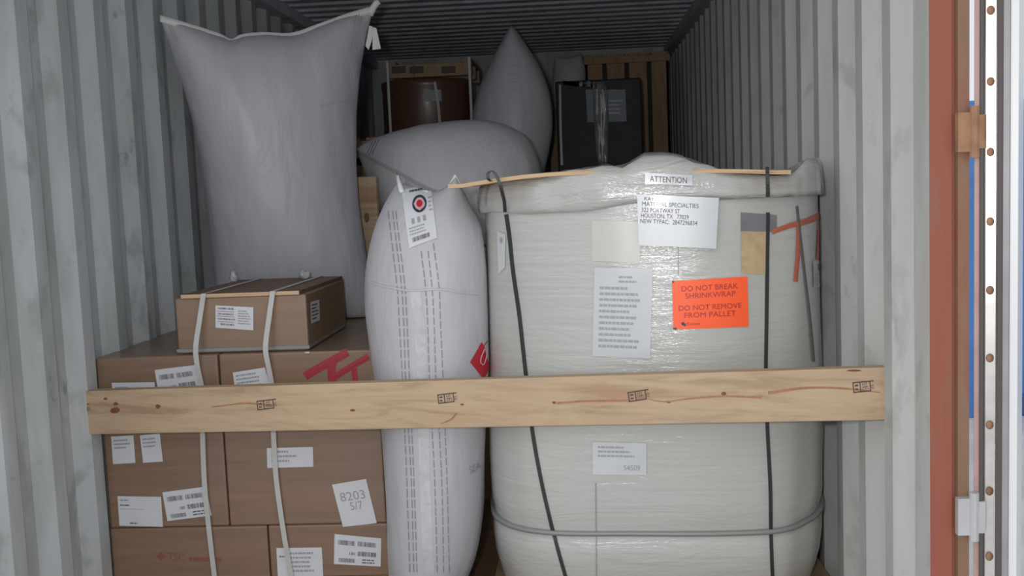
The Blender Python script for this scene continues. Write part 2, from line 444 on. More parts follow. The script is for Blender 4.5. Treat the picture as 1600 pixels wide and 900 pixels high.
for z in (.70, 1.55, 2.35):
    bm = bmesh.new()
    zc = do.z + z
    obox(bm, Vector((.826, -.022, zc-.042)), Vector((.042, 0, 0)), Vector((0, .018, 0)), dz*.084)
    obox(bm, Vector((.860, -.026, zc-.036)), Vector((.024, 0, 0)), Vector((0, .02, 0)), dz*.072)
    tube(bm, [Vector((.862, -.018, zc-.055)), Vector((.862, -.018, zc+.055))], .011, 12)
    finish('hinge', bm, M['rust'] if z != .70 else M['grey_paint'], door)

# blue container across the yard
bx0, bx1, by0, by1, bz0, bz1 = 3.0, 9.0, 6.05, 8.45, -.60, 1.90
bc = thing('shipping_container', (6, 7.2, bz0), 'blue corrugated shipping container standing across the yard, seen past the open door', 'container')
bm = bmesh.new(); A = []; x = bx0+.1; prof = [(bx0+.08, 0)]
while x < bx1-.25:
    prof += [(x, 0), (x+.07, .036), (x+.14, .036), (x+.21, 0)]; x += .28
prof.append((bx1-.08, 0))
for xx, o in prof: A.append([bm.verts.new((xx, by0+o+.02, z)) for z in (bz0+.16, bz1-.08)])
for xx in (bx1-.08, bx0+.08): A.append([bm.verts.new((xx, by1, z)) for z in (bz0+.16, bz1-.08)])
for i in range(len(A)):
    a, b = A[i], A[(i+1) % len(A)]; bm.faces.new((a[0], b[0], b[1], a[1]))
bm.faces.new([a[1] for a in A])
finish('side_panel', bm, M['blue'], bc)
bm = bmesh.new(); box(bm, bx0, bx1, by0, by1, bz1-.10, bz1, bev=.01); finish('top_rail', bm, M['blue'], bc)
bm = bmesh.new(); box(bm, bx0, bx1, by0, by1, bz0, bz0+.17, bev=.01); finish('bottom_rail', bm, M['blue_shaded'], bc)
for xx in (bx0, bx1-.14):
    bm = bmesh.new(); box(bm, xx, xx+.14, by0-.01, by0+.15, bz0, bz1, bev=.01); finish('corner_post', bm, M['blue'], bc)

# ------------------------------------------------------------------ builders: pallet, crate, box, bag
def Y(D): return D - D0
def pallet(x0, x1, y0, y1, z0, label, mat, n=6, group=None):
    t = thing('wooden_pallet', ((x0+x1)/2, (y0+y1)/2, z0), label, 'pallet', group)
    h = .13; dw = (x1-x0)/(n+(n-1)*.35)
    for i in range(3):
        yy = lerp(y0, y1-.08, i/2)
        bm = bmesh.new(); box(bm, x0, x1, yy, yy+.08, z0+.018, z0+h-.018, bev=.003); finish('stringer', bm, mat, t)
    for i in range(n):
        xx = x0 + i*dw*1.35
        bm = bmesh.new(); box(bm, xx, xx+dw, y0, y1, z0+h-.018, z0+h, bev=.003); finish('deck_board', bm, mat, t)
    for i in range(3):
        xx = lerp(x0, x1-dw, i/2)
        bm = bmesh.new(); box(bm, xx, xx+dw, y0, y1, z0, z0+.018, bev=.003); finish('bottom_board', bm, mat, t)
    return t
def crate(name, x0, x1, y0, y1, z0, z1, label, mat, n=5, fw=.09, group=None, open_gap=.25):
    """slatted wooden crate: upright planks on four sides, top and bottom battens, lid boards"""
    t = thing(name, ((x0+x1)/2, (y0+y1)/2, z0), label, 'crate', group)
    th_ = .02
    pw = (x1-x0)/(n+(n-1)*open_gap)
    for i in range(n):
        xx = x0 + i*pw*(1+open_gap)
        for yy in (y0+th_, y1-2*th_):
            bm = bmesh.new(); box(bm, xx, xx+pw, yy, yy+th_, z0+.01, z1-.022, bev=.002); finish('plank', bm, mat, t)
        bm = bmesh.new(); box(bm, xx, xx+pw, y0+th_, y1-th_, z1-.022, z1, bev=.002); finish('lid_board', bm, mat, t)
    for zz in (z0, z1-.022-fw):
        for yy in (y0, y1-th_):
            bm = bmesh.new(); box(bm, x0-.005, x1+.005, yy, yy+th_, zz, zz+fw, bev=.002); finish('batten', bm, mat, t)
    m_ = max(3, int((y1-y0)/(pw*1.4))); sw = (y1-y0-2*th_)/(m_+(m_-1)*open_gap)
    for i in range(m_):
        yy = y0+th_ + i*sw*(1+open_gap)
        for xx in (x0, x1-th_):
            bm = bmesh.new(); box(bm, xx, xx+th_, yy, yy+sw, z0+.01, z1-.022); finish('plank', bm, mat, t)
    bm = bmesh.new(); box(bm, x0+th_, x1-th_, y0+2*th_+.005, y1-2*th_-.005, z0+.01, z0+.03); finish('bottom', bm, mat, t)
    return t
BV = {}
def carton(key, x0, x1, y0, y1, z0, z1, label, mat, group=None, bev=.006, jig=.003):
    bm = bmesh.new(); box(bm, x0, x1, y0, y1, z0, z1)
    es = list(bm.edges); bmesh.ops.bevel(bm, geom=es, offset=bev, segments=3, affect='EDGES', profile=.5)
    if key == 'up': BV['upbox'] = mkbvh(bm)
    BV[key] = BVHTree.FromPolygons([(x0-1, y0, z0-1), (x1+1, y0, z0-1), (x1+1, y0, z1+1), (x0-1, y0, z1+1)], [(0, 1, 2, 3)])
    t = thing('cardboard_box', ((x0+x1)/2, (y0+y1)/2, z0), label, 'box', group)
    finish('carton', bm, mat, t, smooth=False)
    return t
def bag_mesh(left, right, top, bottom, D, Tf, Tb, nu=44, nv=60, pu=2.2, pv=2.6, e=.5, wr=.010, seed=0, ndir=None, shape=None):
    """inflated pillow: four outline curves (photo pixels), depth at the four corners TL TR BR BL, front/back bulge"""
    bm = bmesh.new()
    def P2(u, v):
        l = pl(left, v); r = pl(right, v); t = pl(top, u); b = pl(bottom, u)
        tl, tr, bl, br = Vector(left[0]), Vector(right[0]), Vector(left[-1]), Vector(right[-1])
        return l*(1-u) + r*u + t*(1-v) + b*v - (tl*(1-u)*(1-v) + tr*u*(1-v) + bl*(1-u)*v + br*u*v)
    def depth(u, v): return (D[0]*(1-u)+D[1]*u)*(1-v) + (D[3]*(1-u)+D[2]*u)*v
    left = [(x, y_, 0) for x, y_ in left]; right = [(x, y_, 0) for x, y_ in right]
    top = [(x, y_, 0) for x, y_ in top]; bottom = [(x, y_, 0) for x, y_ in bottom]
    def su(i, n):                       # denser towards the seams
        t = i/n; return .5 - .5*math.cos(math.pi*t)
    P = {}
    for j in range(nv+1):
        for i in range(nu+1):
            u, v = su(i, nu), su(j, nv); p = P2(u, v); P[i, j] = at(p.x, p.y, depth(u, v))
    n = (P[nu, nv//2]-P[0, nv//2]).cross(P[nu//2, 0]-P[nu//2, nv]).normalized()
    if n.y > 0: n = -n
    F = {}; B = {}
    for j in range(nv+1):
        for i in range(nu+1):
            u, v = su(i, nu), su(j, nv)
            pr = max(0, 1-abs(2*u-1)**pu)**e * max(0, 1-abs(2*v-1)**pv)**e
            if shape: pr *= shape(u, v)
            edge = 1-pr
            wn = (noise.noise(Vector((P[i, j].x*9+seed, P[i, j].z*3.5, seed))) + .5*noise.noise(Vector((P[i, j].x*22+seed, P[i, j].z*8, seed))))*wr*(.25+edge)*min(1, pr*6)
            F[i, j] = bm.verts.new(P[i, j] + n*(Tf*pr + wn))
            if i in (0, nu) or j in (0, nv): B[i, j] = F[i, j]
            else: B[i, j] = bm.verts.new(P[i, j] - n*(Tb*pr + wn))
    for j in range(nv):
        for i in range(nu):
            bm.faces.new((F[i, j], F[i+1, j], F[i+1, j+1], F[i, j+1]))
            bm.faces.new((B[i, j], B[i, j+1], B[i+1, j+1], B[i+1, j]))
    return bm, P, n

# ------------------------------------------------------------------ bracing board across the door
bl_, br_ = at(102, 612, 3.17), at(1383, 574, 2.735)
bm = bmesh.new()
a0 = at(102, 612, 3.17); a1 = at(1383, 574, 2.735); lo0 = at(102, 680, 3.17); lo1 = at(1383, 656, 2.735)
ex = (a1-a0); H = ((a0-lo0).length + (a1-lo1).length)/2
upv = Vector((0, 0, 1)); upv = (upv - ex.normalized()*upv.dot(ex.normalized())).normalized()
back = upv.cross(ex.normalized()); back = back if back.y > 0 else -back
o_ = a0 - upv*H
obox(bm, o_, ex, back*.040, upv*H)
bmesh.ops.bevel(bm, geom=list(bm.edges), offset=.003, segments=2, affect='EDGES', profile=.5)
BV['bar'] = mkbvh(bm)
def blob(cx, cy, rx, ry, rot, mi, off=.0006):
    pts = []
    for k in range(20):
        a = k*math.pi/10; r = 1 + .18*noise.noise(Vector((cx*.1, a*1.3, cy*.1)))
        x, y_ = rx*r*math.cos(a), ry*r*math.sin(a)
        pts.append((cx + x*math.cos(rot) - y_*math.sin(rot), cy + x*math.sin(rot) + y_*math.cos(rot)))
    stick_poly(bm, BV['bar'], pts, [tuple(range(20))], off, mi)
for c in ((180, 641, 8, 4.5, -.15, 1), (181, 631, 4, 2.5, 0, 1), (247, 635, 4, 3.5, .2, 1), (165, 623, 3, 2, 0, 1), (551, 641, 4, 2, 0, 1), (722, 632, 3, 1.5, 0, 1),
          (866, 629, 3, 2, 0, 1), (1131, 615, 4, 3, 0, 1), (1334, 579, 11, 1.6, 0, 1), (1044, 628, 4, 1.6, .3, 1)):
    blob(*c)
for p in ([(330, 636), (355, 633), (385, 630), (425, 634)], [(1010, 622), (1035, 628), (1075, 623), (1130, 619), (1190, 621)], [(690, 662), (705, 655), (714, 645)]):
    stroke(bm, BV['bar'], p, 1.5, .0006, 2, 12, 3.5)
stroke(bm, BV['bar'], [(1200, 614), (1260, 606), (1320, 607), (1375, 613)], 5, .0005, 2, 14, 2)
stroke(bm, BV['bar'], [(870, 630), (910, 627), (960, 626), (985, 626)], 3, .0005, 2, 10, 4)
barb = finish('bracing_board', bm, [M['bar'], M['knot'], M['knotr']], origin=(o_+ex*.5+Vector((0, 0, 0))))
tag(barb, 'long pine bracing board wedged across the container in front of the cargo', 'board')
for i, (cx, cy, wd, ht, r) in enumerate(((127, 639, 28, 12, -.22), (417, 632, 31, 15, -.12), (699, 622, 30, 15, -.12), (998, 618, 33, 16, -.16), (1349, 604, 33, 17, -.1))):
    c_, s_ = math.cos(r), math.sin(r)
    def cn(a, b): return (cx + a*wd/2*c_ - b*ht/2*s_, cy + a*wd/2*s_ + b*ht/2*c_)
    bm = bmesh.new(); fm = quadmap((cn(-1, -1), cn(1, -1), cn(1, 1), cn(-1, 1)))
    for r_ in ((0, 0, 1, .12), (0, .88, .82, 1), (0, 0, .05, 1), (.33, .1, .38, 1), (.80, .1, .85, 1), (.10, .25, .26, .42), (.10, .6, .24, .76), (.45, .5, .72, .58)):
        stick_grid(bm, BV['bar'], fm, *r_, 2, 1, .0008, 0)
    for s, u0, v1, ww, hh in (('KD', .87, .78, .13, .4), ('HT', .46, .44, .24, .26), ('S-P-F', .44, .82, .32, .2)):
        vs, fs = text_geo(s); stick_poly(bm, BV['bar'], [fm(u0+x*ww, v1-y_*hh) for x, y_ in vs], fs, .0008, 0)
    finish('ink_stamp', bm, M['stamp'], barb)

# ------------------------------------------------------------------ carton stack on the left
FD = 3.26
sx0 = at(160, 700, FD).x; sx1 = at(596, 700, FD).x
ztop = at(370, 553, FD).z; sback = Y(4.32); sy = Y(FD)
zA = ztop; zB = at(380, 668, FD).z; zC = at(390, 822, FD).z; zD = .131
pallet(sx0, sx1, sy, sback, 0, 'pine pallet on the floor under the stack of brown cartons', M['pine'])
cB = at(420, 860, FD).x; cA = at(350, 700, FD).x
G = 'brown cartons stacked behind the bracing board'
L_ = carton('tl', sx0, cA-.002, sy, sback, zB+.001, zA, 'brown carton at top left of the lower stack, left half under the strapped small carton', M['card2'], G)
R_ = carton('tr', cA+.002, sx1, sy+.002, sback, zB+.001, zA, 'brown carton with red spray-painted marks, top right of the lower stack', M['card2'], G)
L2 = carton('ml', sx0+.004, cA-.002, sy+.003, sback, zC+.001, zB, 'brown carton with two white barcode labels, middle tier of the left stack by the wall', M['card2'], G)
R2 = carton('mr', cA+.002, sx1+.003, sy+.001, sback, zC+.001, zB, 'brown carton with a tilted handwritten note 8203, middle tier beside the white air bag', M['card2'], G)
L3 = carton('bl', sx0+.002, cB-.002, sy+.001, sback, zD, zC, 'brown carton with faint red printing, bottom tier by the left wall', M['card2'], G)
R3 = carton('bb', cB+.002, sx1+.005, sy, sback, zD, zC, 'brown carton with barcode label at right, bottom tier beside the white air bag', M['card2'], G)
PP = [M['paper'], M['print'], M['printl']]
sticker('paper_label', BV['tl'], ((175, 598), (242, 597), (244, 640), (177, 642)), PP, [('words', .08, .1, .5, .35, 1, 3, 2)], L_)
ship = [('bars', .08, .18, .44, .34, 1), ('bars', .5, .18, .9, .34, 2), ('text', '180', .33, .66, .12, .1), ('bars', .5, .52, .9, .68, 3), ('bars', .1, .78, .45, .92, 4), ('words', .6, .76, .9, .95, 2, 5, 1)]
sticker('barcode_label', BV['tl'], ((242, 578), (306, 570), (317, 617), (250, 626)), PP, ship, L_)
sticker('paper_label', BV['tr'], ((364, 582), (414, 574), (428, 622), (370, 628)), PP, [('words', .08, .08, .95, .95, 7, 8, 2)], R_)
sticker('paper_label', BV['ml'], ((174, 682), (209, 680), (212, 723), (177, 725)), PP, [('words', .1, .1, .9, .5, 3, 11, 2)], L2)
sticker('paper_label', BV['ml'], ((219, 680), (250, 677), (255, 721), (224, 723)), PP, [('words', .1, .1, .9, .5, 3, 12, 2)], L2)
sticker('paper_label', BV['ml'], ((184, 775), (252, 776), (255, 823), (187, 821)), PP, [('words', .05, .08, .35, .2, 1, 21, 2), ('words', .05, .26, .28, .36, 1, 22, 1), ('rect', .05, .42, .6, .435, 2), ('words', .25, .86, .45, .96, 1, 24, 1)], L2)
sticker('barcode_label', BV['ml'], ((254, 769), (322, 760), (331, 805), (262, 814)), PP, ship, L2)
sticker('paper_label', BV['mr'], ((417, 700), (489, 698), (490, 729), (418, 731)), PP, [('words', .1, .1, .7, .8, 3, 31, 2)], R2)
sticker('handwritten_note', BV['mr'], ((519, 757), (572, 748), (589, 817), (536, 823)), PP, [('text', '8203', .14, .42, .72, .2, 2), ('text', '5/7', .36, .64, .36, .18, 2)], R2)
sticker('paper_label', BV['bb'], ((432, 856), (503, 855), (506, 912), (435, 913)), PP, [('words', .06, .2, .3, .28, 1, 41, 1), ('words', .3, .1, .9, .7, 5, 42, 2), ('words', .3, .84, .6, .95, 1, 43, 1)], R3)
sticker('barcode_label', BV['bb'], ((523, 834), (596, 841), (595, 885), (522, 881)), PP, ship, R3)
bm = bmesh.new(); fm = quadmap(((244, 862), (352, 866), (352, 880), (244, 876)))
stick_poly(bm, BV['bl'], [fm(0, .5), fm(.07, .0), fm(.14, .5), fm(.07, 1)], [(0, 1, 2, 3)], .001, 0)
vs, fs = text_geo('TSC'); stick_poly(bm, BV['bl'], [fm(.17+x*.24, .95-y_*.9) for x, y_ in vs], fs, .001, 0)
rr = random.Random(5); u = .48
while u < .95:
    l = rr.uniform(.02, .05); stick_grid(bm, BV['bl'], fm, u, .45, u+l, .9, 1, 1, .001, 0); u += l+.012
finish('faint_print', bm, plain('faded_red_box_print', (.25, .085, .055), .5), L3)
# red painted marks on the top right carton
bm = bmesh.new()
for p, w_ in (([(477, 588), (500, 574), (522, 562), (543, 550)], 13), ([(522, 562), (518, 575), (520, 600)], 13), ([(518, 592), (545, 575), (576, 557)], 10), ([(553, 575), (556, 600)], 9)):
    stroke(bm, BV['tr'], p, w_, .0012, 0, 16)
finish('red_paint_marks', bm, M['redpaint'], R_)
bm = bmesh.new()
for c in (at(480, 551, FD-.002),):
    bmesh.ops.create_icosphere(bm, subdivisions=2, radius=.006, matrix=Matrix.Translation(c) @ Matrix.Diagonal((1.8, .4, .6, 1)))
finish('film_crinkle', bm, M['tape'], R_, smooth=True)
# small strapped carton on top
ux0 = at(275, 500, FD+.03).x; ux1 = at(480, 500, FD+.03).x; uy = Y(FD+.03); uz0 = ztop+.0005; uz1 = at(378, 463, FD+.03).z
U_ = carton('up', ux0, ux1, uy, Y(3.85), uz0, uz1, 'small brown carton with plywood lid sitting on the larger cartons at left', M['card'])
bm = bmesh.new(); obox(bm, Vector((at(283, 458, FD+.03).x, uy-.006, uz1)), Vector((at(468, 458, FD+.03).x-at(283, 458, FD+.03).x, 0, 0)), Vector((.02, .54, 0)), Vector((0, 0, .012)))
bm.normal_update()
for f in bm.faces: f.material_index = 1 if f.normal.y > -.5 else 0
finish('plywood_lid', bm, [M['ply'], M['plytop']], U_)
sticker('address_label', BV['up'], ((337, 477), (396, 480), (396, 516), (337, 512)), PP, [('bars', .06, .08, .48, .16, 1), ('bars', .06, .33, .48, .4, 2), ('bars', .06, .55, .52, .62, 4), ('bars', .14, .78, .5, .86, 5), ('words', .6, .15, .95, .8, 6, 51, 2), ('rect', .04, .24, .5, .255), ('rect', .04, .46, .5, .475), ('rect', .04, .70, .5, .715)], U_)
sticker('paper_label', BV['upbox'], ((484, 472), (498, 468), (499, 500), (485, 506)), PP, [('words', .1, .1, .9, .9, 5, 61, 1)], U_)
bm = bmesh.new(); box(bm, ux0-.003, ux1+.003, uy-.004, uy+.53, uz0+.006, uz0+.016); finish('grey_strap', bm, M['strapg'], U_)
# clear film tufts on the lid
for px_, py_ in ((366, 432), (475, 412)):
    bm = bmesh.new(); b0 = at(px_, py_+16, 3.75); b0.z = uz1+.012
    bmesh.ops.create_icosphere(bm, subdivisions=3, radius=.018, matrix=Matrix.Translation(b0 + Vector((0, 0, .014))))
    for v in bm.verts:
        nn = noise.noise(v.co*60); v.co += (v.co-b0)*(.5*nn); v.co.z = b0.z + (v.co.z-b0.z)*(1 + .8*max(0, noise.noise(v.co*25+Vector((px_, 0, 0))))) if v.co.z > b0.z else b0.z
    finish('film_tuft', bm, M['tape'], U_, smooth=True)
# two white straps running over the small carton and down the stack front
for k, (xs, lb) in enumerate((([(318, 458), (312, 500), (306, 545), (309, 575), (315, 605), (317, 690), (320, 760), (327, 830), (337, 915)], 'left of the two white packing straps down the front of the carton stack'),
                              ([(426, 452), (420, 500), (415, 545), (420, 575), (425, 605), (428, 690), (432, 750), (443, 830), (455, 900), (457, 915)], 'right of the two white packing straps down the front of the carton stack'))):
    pts = []; DD = [FD+.018, FD+.008, FD-.012, FD-.014, FD-.010, FD-.008, FD-.008, FD-.008, FD-.008, FD-.008]
    n = 40; seq = [at(x_, y_, DD[i]) for i, (x_, y_) in enumerate(xs)]
    top_pt = Vector((seq[0].x, uy-.012, uz1+.013))
    pts = [Vector((seq[0].x+.02, uy+.55, uz1+.0135)), Vector((seq[0].x+.01, uy+.2, uz1+.0135)), top_pt] + seq[1:]
    fine_ = [pts[0], pts[1]] + [pl(pts[2:], i/n) for i in range(n+1)]
    nr = [Vector((0, 0, 1))]*2 + [Vector((0, -1, 0))]*(n+1); nr[2] = Vector((0, -.7, .7))
    bm = bmesh.new(); band(bm, fine_, Vector((.0165, 0, 0)), .0018, nr)
    o = finish('packing_strap', bm, M['strapw'], origin=pts[-1], smooth=False)
    tag(o, lb, 'strap', 'white packing straps on the carton stack')

# ------------------------------------------------------------------ shrink-wrapped drum on the right
RA, RB, SN, PHI = .515, .485, 3.3, math.radians(-5)
def sup(a, off=0.0):
    c, s = math.cos(a), math.sin(a)
    x_ = math.copysign(abs(c)**(2/SN), c)*(RA+off); y_ = math.copysign(abs(s)**(2/SN), s)*(RB+off)
    return (x_*math.cos(PHI) - y_*math.sin(PHI), x_*math.sin(PHI) + y_*math.cos(PHI))
SP = [sup(k*math.pi/90) for k in range(180)]
cx_ = XR - .014 - max(p[0] for p in SP)
bp0 = at(102, 612, 3.17) + back*.040; bn = back.copy()            # rear face of the bracing board
cy_ = max(bp0.y - ((cx_+p[0]-bp0.x)*bn.x)/bn.y - p[1] for p in SP) + .036
print('drum', cx_, cy_+D0, min(p[1] for p in SP)+cy_+D0)
FN = Vector((math.sin(PHI), -math.cos(PHI), 0)); FN = Vector((math.sin(-PHI)*-1, -math.cos(PHI), 0))
F0 = Vector((cx_, cy_, 1.3)) + FN*RB                              # front face plane of the load
def fpt(px, py, off): return atplane(px, py, F0 + FN*off, FN)
def drum_push(c, off=.012):
    if c.z > 1.36: return
    if c.z < .9: off += .022*(1-sstep(.5, .9, c.z))
    dx, dy = c.x-cx_, c.y-cy_
    lx = dx*math.cos(PHI) + dy*math.sin(PHI); ly = -dx*math.sin(PHI) + dy*math.cos(PHI)
    f = (abs(lx)/(RA+off))**SN + (abs(ly)/(RB+off))**SN
    if f < 1:
        k = max(f, .02)**(-1/SN); lx *= k; ly *= k
        c.x = cx_ + lx*math.cos(PHI) - ly*math.sin(PHI); c.y = cy_ + lx*math.sin(PHI) + ly*math.cos(PHI)
zt = 1.372
T = thing('wrapped_bulk_load', (cx_, cy_, .131), 'large pale shrink-wrapped round bulk carton with orange warning label, strapped on a pallet at right', 'wrapped load')
bm = bmesh.new(); N = 144; rings = []
zs = [.131, .15, .19, .24, .30, .34, .36, .38, .42] + [lerp(.46, zt-.02, i/22) for i in range(23)] + [zt-.008, zt]
for z in zs:
    row = []
    for k in range(N):
        a = 2*math.pi*k/N; off = 0
        if z < .27: off -= .035*((.27-z)/.14)**1.4
        off -= .010*math.exp(-((z-.365)/.02)**2)
        off += .012*noise.noise(Vector((math.cos(a)*2.2, math.sin(a)*2.2, z*1.5)))
        off += .0015*noise.noise(Vector((math.cos(a)*5, math.sin(a)*5, z*7)))
        off += .006*math.sin((z-.4)/.95*math.pi)
        if math.cos(a) < 0: off += .020*(1-sstep(.5, .9, z))*sstep(0, .6, -math.cos(a))
        if z > zt-.005: off -= .015
        x_, y_ = sup(a, off); row.append(bm.verts.new((cx_+x_, cy_+y_, z)))
    rings.append(row)
for A, B in zip(rings, rings[1:]):
    for k in range(N): bm.faces.new((A[k], A[(k+1) % N], B[(k+1) % N], B[k]))
bm.faces.new(rings[0]); bm.faces.new(rings[-1])
BV['drum'] = mkbvh(bm)
finish('wrapped_body', bm, M['wrap'], T, smooth=True)
pallet(-.30, .75, Y(2.97), Y(3.93), 0, 'dark wooden pallet on the floor under the large shrink-wrapped load', M['pineold'])
# loose film hood over the top rim, pulled over the front edge of the top sheet
ply_pts = [(700, 291), (760, 281), (820, 273), (880, 268), (950, 266), (1020, 265), (1120, 264), (1180, 265), (1236, 267)]
sil = [(700, 300), (846, 276), (872, 267), (900, 264), (950, 257), (972, 263), (990, 246), (1018, 237), (1060, 241), (1100, 255), (1128, 264), (1160, 272), (1330, 280)]
bm = bmesh.new(); rings = []
rowsd = [(1.296, .004), (1.299, .013), (1.315, .016), (1.332, .015), (1.350, .014), (1.366, .011), (None, .004), (None, -.012), (None, -.035), (None, -.065), (None, -.10), (None, -.15), (None, -.22), (None, -.32)]
NH = 220
for ri, (z, o) in enumerate(rowsd):
    row = []
    for k in range(NH):
        a = 2*math.pi*k/NH
        w1 = noise.noise(Vector((math.cos(a)*6, math.sin(a)*6, (z or 1.38)*9))); w2 = noise.noise(Vector((math.cos(a)*17, math.sin(a)*17, (z or 1.38)*22)))
        x_, y_ = sup(a, o + ((.007*w1 + .003*w2) if o > .005 else 0)); X, Yy = cx_+x_, cy_+y_
        zb = z if z else 1.376 + .002*min(1, -o*10)
        if not z and math.sin(a) < 0:
            pq = proj((X, Yy, 1.38))[0]
            for (p, r), (p2, r2_) in zip(ply_pts, ply_pts[1:]):
                if p <= pq <= p2: zb = max(zb, max(fpt(pq, lerp(r, r2_, (pq-p)/(p2-p)), .006).z, 1.388) - .0125)
        if z and z < 1.31: zb += .020*sstep(900, 1010, proj((X, Yy, 1.3))[0])*(1 if math.sin(a) < .3 else 0)
        if z and z < 1.31: zb += .004*noise.noise(Vector((a*2.5, 1, 7)))
        if ri >= 4 and math.sin(a) < .35:
            pxx, _ = proj((X, Yy, 1.38)); cov = sstep(852, 885, pxx)*(1-sstep(1112, 1150, pxx))
            if math.sin(a) > 0: cov = 0
            q = pl([(p, r, 0) for p, r in sil], 0) if pxx <= 700 else None
            for (p, r), (p2, r2_) in zip(sil, sil[1:]):
                if p <= pxx <= p2: sy_ = lerp(r, r2_, sstep(p, p2, pxx)*.6 + (pxx-p)/(p2-p)*.4)
            if cov > 0:
                zs = max(at(pxx, sy_, Yy+D0).z, 1.402)
                kk = {4: .10, 5: .45, 6: .72, 7: .84, 8: .92, 9: 1.0, 10: 1.0, 11: .85, 12: .5, 13: .15}[ri]
                zc = lerp(1.358 if ri < 6 else 1.402, zs, kk) + .004*w2
                zb = lerp(zb, zc, cov)
        if ri >= 4:
            kk = (0, 0, 0, 0, .25, .7, 1, 1, .8, .55, .3, .1, 0, 0)[ri]
            lx = x_*math.cos(PHI) + y_*math.sin(PHI)
            zb += kk*.045*sstep(.40, .47, lx)*(1-sstep(.0, .25, y_)) + .003*w1*(1 if o > -.1 else 0)
        row.append(bm.verts.new((X, Yy, zb)))
    rings.append(row)
for A, B in zip(rings, rings[1:]):
    for k in range(NH): bm.faces.new((A[k], A[(k+1) % NH], B[(k+1) % NH], B[k]))
bm.faces.new(rings[-1])
BV['hood'] = mkbvh(bm)
both = bm.copy(); _d = bpy.data.objects['wrapped_body'].data; off_ = len(both.verts)
vv = [both.verts.new(v.co + W0[T.name]) for v in _d.vertices]
for p in _d.polygons: both.faces.new([vv[i] for i in p.vertices])
BV['load'] = mkbvh(both); both.free()
finish('film_hood', bm, M['film'], T, smooth=True)
# plywood top sheet
bm = bmesh.new(); n = 24
rows = []
for i in range(n+1):
    q = pl([(a, b_, 0) for a, b_ in ply_pts], i/n); p = fpt(q.x, q.y, .006); zz = max(p.z, 1.388)
    rows.append([bm.verts.new((p.x, p.y, zz-.011)), bm.verts.new((p.x, p.y, zz)), bm.verts.new((p.x+.1, p.y+.80, 1.399)), bm.verts.new((p.x+.1, p.y+.80, 1.388))])
for A, B in zip(rows, rows[1:]):
    for k in range(4): bm.faces.new((A[k], A[(k+1) % 4], B[(k+1) % 4], B[k]))
bm.faces.new(rows[0]); bm.faces.new(rows[-1])
finish('plywood_sheet', bm, M['ply'], T)
# labels on the load
b = BV['drum']; PD = [M['paperc'], M['print'], M['printl']]
def proxy(p_): return p_
sticker('address_label', b, ((996, 304), (1122, 309), (1117, 388), (999, 383)), PD,
        [('text', 'KAY', .09, .11, .12, .07), ('text', 'MATERIAL SPECIALTIES', .06, .22, .70, .085), ('text', '322 PORTWAY ST', .05, .34, .48, .085), ('text', 'HOUSTON, TX   77029', .04, .45, .60, .085), ('text', 'NEW TYPAC:  2847296834', .03, .56, .72, .085)], T, 14, 14, .024)
hd = BV['hood']
sticker('printed_film_strip', hd, ((1008, 270), (1082, 274), (1082, 290), (1008, 287)), [M['paperc'], M['print']], [('text', 'ATTENTION', .10, .80, .78, .55)], T, 12, 4, .006)
sticker('document_pouch', b, ((929, 418), (1020, 420), (1016, 560), (926, 556)), PD,
        [('words', .42, .08, .75, .18, 2, 71, 2), ('words', .10, .20, .85, .92, 11, 72, 2)], T, 12, 12, .003)
sticker('orange_warning_label', b, ((1050, 439), (1167, 432), (1169, 510), (1052, 515)), [M['orange'], M['orangetx'], M['navy']],
        [('text', 'DO NOT BREAK', .125, .225, .745, .105), ('text', 'SHRINKWRAP', .17, .375, .665, .105), ('text', 'DO NOT REMOVE', .08, .62, .83, .105), ('text', 'FROM PALLET', .155, .77, .68, .105),
         ('rect', .0, .0, .03, .035, 2), ('rect', .0, .96, .045, 1, 2), ('disc', .13, .885, .022, .035, 2, .0008), ('disc', .155, .91, .014, .03, 2, .0008), ('text', 'Division', .18, .925, .18, .06)], T, 14, 8, .0035)
sticker('grey_patch', b, ((1157, 332), (1213, 336), (1213, 362), (1157, 361)), [M['greypatch']], [], T, 6, 3, .0025)
sticker('tan_label', b, ((1157, 361), (1200, 362), (1199, 429), (1158, 427)), [M['tan']], [], T, 6, 6, .002)
sticker('small_white_label', b, ((1269, 408), (1298, 405), (1299, 446), (1270, 450)), PD, [('rect', .25, .12, .45, .36), ('rect', .7, .1, .9, .35, 2), ('words', .08, .45, .92, .95, 4, 81, 2)], T, 4, 5, .003)
sticker('white_tag', b, ((778, 361), (791, 366), (790, 418), (780, 428)), PD, [('disc', .5, .2, .22, .08, 2, .0008)], T, 3, 6, .003)
sticker('paper_label', b, ((926, 690), (1010, 692), (1010, 742), (926, 741)), PD, [('text', '54509', .58, .86, .3, .17, 2), ('words', .1, .1, .85, .5, 3, 91, 2)], T, 10, 5, .003)
sticker('cream_label', b, ((925, 345), (1000, 346), (1000, 410), (925, 408)), [plain('cream_label_under_film', (.52, .50, .46), .3, 0, .04, .8)], [], T, 8, 5, .002)
bm = bmesh.new()
for p, w_, w2 in (([(1205, 363), (1235, 352), (1262, 345), (1293, 331)], 7, 10), ([(1247, 350), (1246, 390), (1242, 440)], 7, 7), ([(1280, 340), (1278, 370), (1276, 405)], 5, 4)):
    stroke(bm, b, p, w_, .003, 0, 20, w2)
finish('red_paint_marks', bm, M['redfade'], T)
